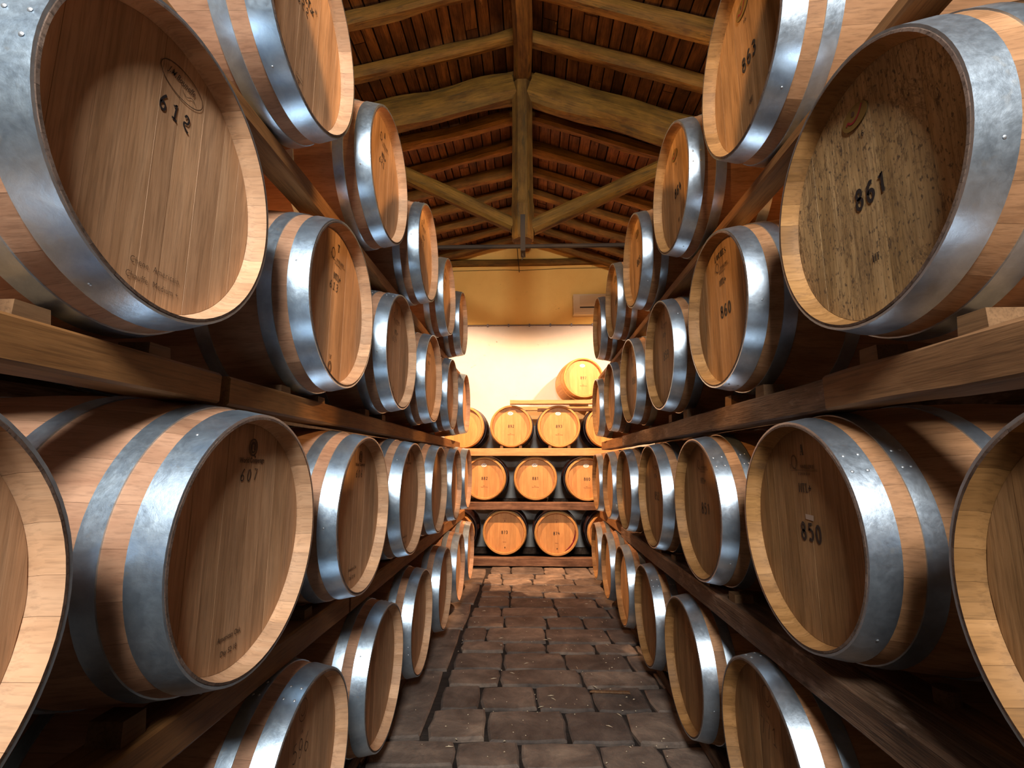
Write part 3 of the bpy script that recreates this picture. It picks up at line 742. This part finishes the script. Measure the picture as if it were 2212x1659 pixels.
EXTRA = {'612': 'oval script mark', '622': 'cut off above', '861': 'mouldy head', '863': 'bronze plate', '864': 'bronze plate', '865': 'bronze plate', '860': 'LOCHES above',
         '859': 'MTL+ above', '850': 'large A above', '851': 'rusty hoop', '852': 'in shade', '771': 'hand-written', '770': 'hand-written', '607': 'hand-written', '606': 'in shade',
         '596': 'cut off below', '613': 'half lit orange', '614': 'MTL+ above', '621': 'orange lit', '620': 'orange lit'}
ORD = ['', 'first', 'second', 'third', 'fourth', 'fifth', 'sixth', 'seventh']
TIER = {'A': 'top', 'B': 'third', 'C': 'second', 'D': 'bottom'}
for (side, row), L_ in ROW.items():
    for (i, X, Y, Z) in L_:
        num, style = NUM[(side, row)].get(i, (None, None))
        sd = 'left' if side == 'L' else 'right'
        k = i + 1 if row == 'C' else i
        base = '%s in the %s rack\'s %s tier' % (ORD[k], sd, TIER[row])
        if num in LEG: lab = 'oak barrel %s, %s, %s' % (num, base, EXTRA[num])
        elif row == 'C' and i == 0: lab = 'nearest oak barrel of %s rack, cut off by the %s edge' % (sd, sd)
        elif i == L_[-1][0]: lab = 'oak barrel at the far end of the %s rack\'s %s tier' % (sd, TIER[row])
        else: lab = 'oak barrel, %s from the camera' % base
        rr = random.Random(i * 11 + ord(row) + ord(side) * 5)
        pb = barrel(side, num, style, X, Y, Z + T, lab, 'barrels lying in the %s rack' % sd, phi=rr.uniform(0, 6.28), near=i <= 3,
               hd='M' if num == '861' else None, var=rr.randrange(3), riv={'607': 8, '850': 12, '596': -5, '851': 8}.get(num, rr.choice((-8, 0, 6, 12))))
        if num == '850': mark(pb, 'paper_patch', mesh('paper_patch', [(-.018, 0, -.006), (.018, 0, -.008), (.02, 0, .006), (-.018, 0, .007)], [(0, 1, 2, 3)], M['tape']), .012, .038)

def arc_patch(a0, a1, r0, r1, seed, mat):
    V, F = [], []; n = 18
    for i in range(n + 1):
        a = R(a0 + (a1 - a0) * i / n); e = math.sin(PI * i / n) ** .5
        rr = r1 - (r1 - r0) * e * (1 + .5 * noise.noise(Vector((i * .6, seed, 0))))
        V += [(rr * math.cos(a), 0, rr * math.sin(a)), (r1 * math.cos(a), 0, r1 * math.sin(a))]
    for i in range(n): F.append((2 * i, 2 * i + 1, 2 * i + 3, 2 * i + 2))
    return mesh('wine_stain', V, F, mat)
YBK = 6.441
BACK = [  # number, style, X, Y, Z(rel), yaw, label
 ('892', 'back', -.258, YBK, .481, 0, 'new oak barrel 892, left of the two full ones on the upper back shelf'),
 ('893', 'back', .383, YBK, .477, 0, 'new oak barrel 893, right of the two full ones on the upper back shelf'),
 (None, None, -.905, YBK, .47, 0, 'new oak barrel at the left end of the upper back shelf'),
 (None, None, 1.025, YBK, .47, 0, 'new oak barrel at the right end of the upper back shelf'),
 ('882', 'back', -.610, YBK, -.207, 0, 'new oak barrel 882, leftmost on the middle back shelf'),
 ('881', 'back', .063, YBK, -.207, 0, 'new oak barrel 881, in the middle of the middle back shelf'),
 ('880', 'back', .740, YBK, -.215, 0, 'new oak barrel 880, rightmost on the middle back shelf'),
 ('873', 'back2', -.344, YBK, -.894, 0, 'new oak barrel numbered 873 on the bottom back shelf'),
 ('874', 'back2', .329, YBK, -.905, 0, 'new oak barrel numbered 874 with red wine stain on its head'),
 (None, None, -1.02, YBK, -.90, 0, 'wine-dark barrel at left end of the bottom back shelf'),
 (None, None, 1.01, YBK, -.90, 0, 'wine-dark barrel at right end of the bottom back shelf'),
]
for k, (num, style, X, Y, Z, yaw, lab) in enumerate(BACK):
    p = barrel('B', num, style, X, Y, Z + T, lab, 'barrels on the back shelves', phi=k * .7, near=False, yaw=yaw, var=k, scale=.925)
    if num == '874':
        mark(p, 'wine_stain', arc_patch(12, -66, .246, .2665, 3, M['redwine']), 0, 0, 0, .0012)
pb = barrel('N', '897', 'back', .752, 6.55, 1.163 + T, 'single new oak barrel numbered 897 on the topmost shelf by the wall', 'barrels on the back shelves', yaw=.10, near=False, var=1, scale=.93)
pb.scale = (.93, .86, .93)

# ------------------------------------------------------------------ rack beams, shelf beams, chocks
def beam_mesh(ln, wx, wz, mat, seed, amp=.004, axis='y', n=16):
    """timber with softened, slightly chipped edges; origin at centre bottom, runs along axis"""
    V, F = [], []; c = .006
    prof = [(-wx / 2 + c, 0), (wx / 2 - c, 0), (wx / 2, c), (wx / 2, wz - c), (wx / 2 - c, wz), (-wx / 2 + c, wz), (-wx / 2, wz - c), (-wx / 2, c)]
    for i in range(n + 1):
        s = -ln / 2 + ln * i / n
        for j, (a, b) in enumerate(prof):
            q = amp * noise.noise(Vector((s * 4, j * 2.3, seed))); q2 = amp * noise.noise(Vector((s * 4, j * 2.3 + 40, seed)))
            V.append((a + q, s, b + q2) if axis == 'y' else (s, a + q, b + q2))
    m = 8
    for i in range(n):
        for j in range(m):
            f = (i * m + j, i * m + (j + 1) % m, (i + 1) * m + (j + 1) % m, (i + 1) * m + j)
            F.append(f[::-1] if axis == 'y' else f)
    e0, e1 = tuple(range(m)), tuple(range(n * m, (n + 1) * m))
    F += [e0, e1[::-1]] if axis == 'y' else [e0[::-1], e1]
    return mesh('beam', V, F, mat)
def rail(xc, y0, y1, z0, wx, wz, mat, seed, label, amp=.004, grp='long timbers of the barrel racks', name='rack_beam'):
    o = link(name, beam_mesh(y1 - y0, wx, wz, mat, seed, amp), None, (xc, (y0 + y1) / 2, z0)); return tag(o, label, 'beam', grp)
def shelf(xa, xb, yc, z0, wy, wz, mat, seed, label):
    o = link('shelf_beam', beam_mesh(xb - xa, wy, wz, mat, seed, .003, 'x'), None, ((xa + xb) / 2, yc, z0)); return tag(o, label, 'beam', 'timbers of the back shelves')
# left
rail(-.815, -.3, 6.30, -.0, .12, .06, M['beamR'], 1, 'low timber on the floor under the left bottom barrels', .003)
rail(-.80, -.1, 2.07, .688, .105, .086, M['beamL'], 2, 'near timber of left rack between bottom and second tiers', .003)
rail(-.80, 2.09, 5.60, .688, .105, .086, M['beamL'], 3, 'far timber of left rack between bottom and second tiers', .003)
rail(-.80, -.3, 1.125, 1.440, .105, .074, M['beamL'], 4, 'near timber of left rack above the barrel numbered 607', .002)
rail(-.80, 1.165, 5.15, 1.440, .10, .074, M['beamL'], 5, 'far timber of left rack between second and third tiers', .002)
rail(-.775, .3, 5.05, 2.176, .09, .056, M['beamL'], 6, 'upper left timber under the top barrels', .003)
# right
rail(.84, -.3, 6.30, -.0, .12, .06, M['beamR'], 7, 'low timber on the floor under the right bottom barrels', .003)
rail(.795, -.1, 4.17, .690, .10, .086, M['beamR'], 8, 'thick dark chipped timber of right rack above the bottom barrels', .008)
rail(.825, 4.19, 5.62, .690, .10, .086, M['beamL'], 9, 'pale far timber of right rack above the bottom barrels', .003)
rail(.945, -.1, 3.4, .704, .10, .052, M['beamRb'], 10, 'second timber lying behind the thick dark right timber', .005)
rail(.80, -.3, 1.245, 1.430, .105, .088, M['beamRb'], 11, 'near timber of right rack above the barrel numbered 850', .006)
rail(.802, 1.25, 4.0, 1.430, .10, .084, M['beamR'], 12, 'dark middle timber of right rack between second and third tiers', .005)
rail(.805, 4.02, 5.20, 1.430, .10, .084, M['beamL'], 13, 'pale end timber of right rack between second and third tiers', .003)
rail(.785, .3, 5.2, 2.184, .085, .038, M['beamL'], 14, 'upper right timber under the top barrels', .003)
# hidden inner rails that carry the rear of every tier
for s_, sd in ((-1, 'left'), (1, 'right')):
    for z_, h_, tn in ((0, .06, 'bottom'), (.705, .07, 'second'), (1.445, .07, 'third'), (2.186, .036, 'top')):
        rail(1.44 * s_, .2, 5.5 if z_ < 2 else 5.0, z_, .08, h_, M['beamR'], 30 + z_, 'inner timber at the back of the %s rack under the %s tier' % (sd, tn))
# back shelves
shelf(-1.25, 1.45, 6.445, 1.385, .10, .100, M['beamX'], 20, 'pale timber of the upper back shelf under barrels 892 and 893')
shelf(-1.25, 1.45, 6.445, .694, .10, .098, M['beamXd'], 21, 'wine-stained timber of the middle back shelf under barrel 881')
shelf(-1.25, 1.45, 6.46, .0, .12, .105, M['beamXd'], 22, 'stained timber of the bottom back shelf lying on the floor')
shelf(-1.25, 1.45, 7.30, 1.385, .08, .09, M['beamR'], 23, 'dark rear timber of the upper back shelf')
shelf(-1.25, 1.45, 7.30, .694, .08, .085, M['beamR'], 24, 'dark rear timber of the middle back shelf')
shelf(-1.25, 1.45, 7.30, .0, .10, .085, M['beamR'], 25, 'dark rear timber behind barrels 873 and 874')
shelf(-.27, 1.45, 6.42, 2.066, .09, .056, M['beamX'], 26, 'pale plank of the topmost shelf under barrel 897')
shelf(.10, 1.45, 6.60, 1.99, .08, .060, M['beamX'], 27, 'lower pale plank behind the topmost shelf plank')
shelf(-.27, 1.45, 7.2, 2.066, .09, .056, M['beamX'], 28, 'rear plank of the topmost shelf against the wall')

def chock_mesh(a, b, h, slope):
    V = [(-a, -b, 0), (a, -b, 0), (a, b, 0), (-a, b, 0), (-a * .92, -b * .95, h), (a * .92, -b * .95, h - slope), (a * .92, b * .95, h - slope), (-a * .92, b * .95, h)]
    return mesh('chock', V, [(3, 2, 1, 0), (4, 5, 6, 7), (0, 1, 5, 4), (1, 2, 6, 5), (2, 3, 7, 6), (3, 0, 4, 7)], M['chock'])
CK = chock_mesh(.024, .03, .045, .012); CKm = chock_mesh(-.024, .03, .045, .012)
def topz(x_off, Z):  # underside of barrel at offset
    return 0
for (side, row), L_ in ROW.items():
    if row == 'D': continue
    sx = -1 if side == 'L' else 1
    rt = {'A': 2.232 if sx < 0 else 2.222, 'B': 1.514 if sx < 0 else 1.516, 'C': .774}[row]
    for (i, X, Y, Z) in L_:
        if i > 3 or i == 0 or (side, row, i) == ('R', 'C', 1): continue
        num = NUM[(side, row)].get(i, (None,))[0]
        for q, wd in ((-1, 'nearer'), (1, 'farther')):
            dx = .13; rr_ = .317
            zb = Z + T - math.sqrt(rr_ * rr_ - (dx - .034) ** 2) - .002      # barrel underside at the chock
            h = zb - rt
            me = chock_mesh(.03 * (1 if q > 0 else 1), .035, max(h, .012), 0)
            o = link('chock', me, None, (sx * .80, Y + q * dx, rt), (0, 0, PI / 2))
            tag(o, '%s wooden chock under the %s barrel of the %s rack\'s %s tier' % (wd, ORD[i + 1 if row == 'C' else i], 'left' if sx < 0 else 'right', TIER[row]), 'chock', 'wooden chocks under the barrels')
for num, X in (('892', -.258), ('893', .383)):
    for q, wd in ((-1, 'left'), (1, 'right')):
        o = link('chock', chock_mesh(.02, .03, .035, 0), None, (X + q * .125, 6.47, 1.486)); tag(o, 'small orange %s chock under the %s barrel on the upper back shelf' % (wd, 'left full' if num == '892' else 'right full'), 'chock', 'wooden chocks under the barrels')
o = link('chock', mesh('chock', *(lambda r, h, n: ([(r * math.cos(2 * PI * i / n), r * math.sin(2 * PI * i / n), z) for z in (0, h) for i in range(n)], [tuple(range(n))[::-1], tuple(range(n, 2 * n))] + [(i, (i + 1) % n, n + (i + 1) % n, n + i) for i in range(n)]))(.026, .036, 14), M['chock']), None, (.945, 1.235, .757))
tag(o, 'round wooden plug standing on the second right timber below barrel 850', 'chock')

# straw, grit and a splinter lying on the paving
V, F = [], []
for k in range(170):
    x, y = rnd.uniform(-.62, .66), rnd.triangular(2.3, 6.0, 2.5); a = rnd.uniform(0, PI); l = rnd.choice((.003, .003, .004, .006, .018)) ; w_ = min(l, rnd.uniform(.0012, .0028))
    ca, sa = math.cos(a), math.sin(a); b = len(V)
    for (p, q, z) in ((-l, -w_, .001), (l, -w_, .001), (l, w_, .001), (-l, w_, .001), (0, 0, .005)):
        V.append((x + p * ca - q * sa, y + p * sa + q * ca, z + .002))
    F += [(b, b + 1, b + 4), (b + 1, b + 2, b + 4), (b + 2, b + 3, b + 4), (b + 3, b, b + 4), (b + 3, b + 2, b + 1, b)]
o = link('straw_litter', mesh('straw_litter', V, F, plain('dry_straw', (.62, .52, .36), .8)))
tag(o, 'pale straw bits and grit scattered on the dark paving', 'litter', kind='stuff')
V = [(-.11, -.006, .002), (.12, -.011, .002), (.12, .012, .002), (-.11, .008, .002), (-.10, -.004, .009), (.115, -.008, .011), (.115, .009, .011), (-.10, .005, .009)]
o = link('wood_splinter', mesh('wood_splinter', V, [(3, 2, 1, 0), (4, 5, 6, 7), (0, 1, 5, 4), (1, 2, 6, 5), (2, 3, 7, 6), (3, 0, 4, 7)], M['beamRb']), None, (.44, 3.02, .002), (0, 0, -.03))
tag(o, 'thin reddish wood splinter lying on the paving at the right', 'splinter')
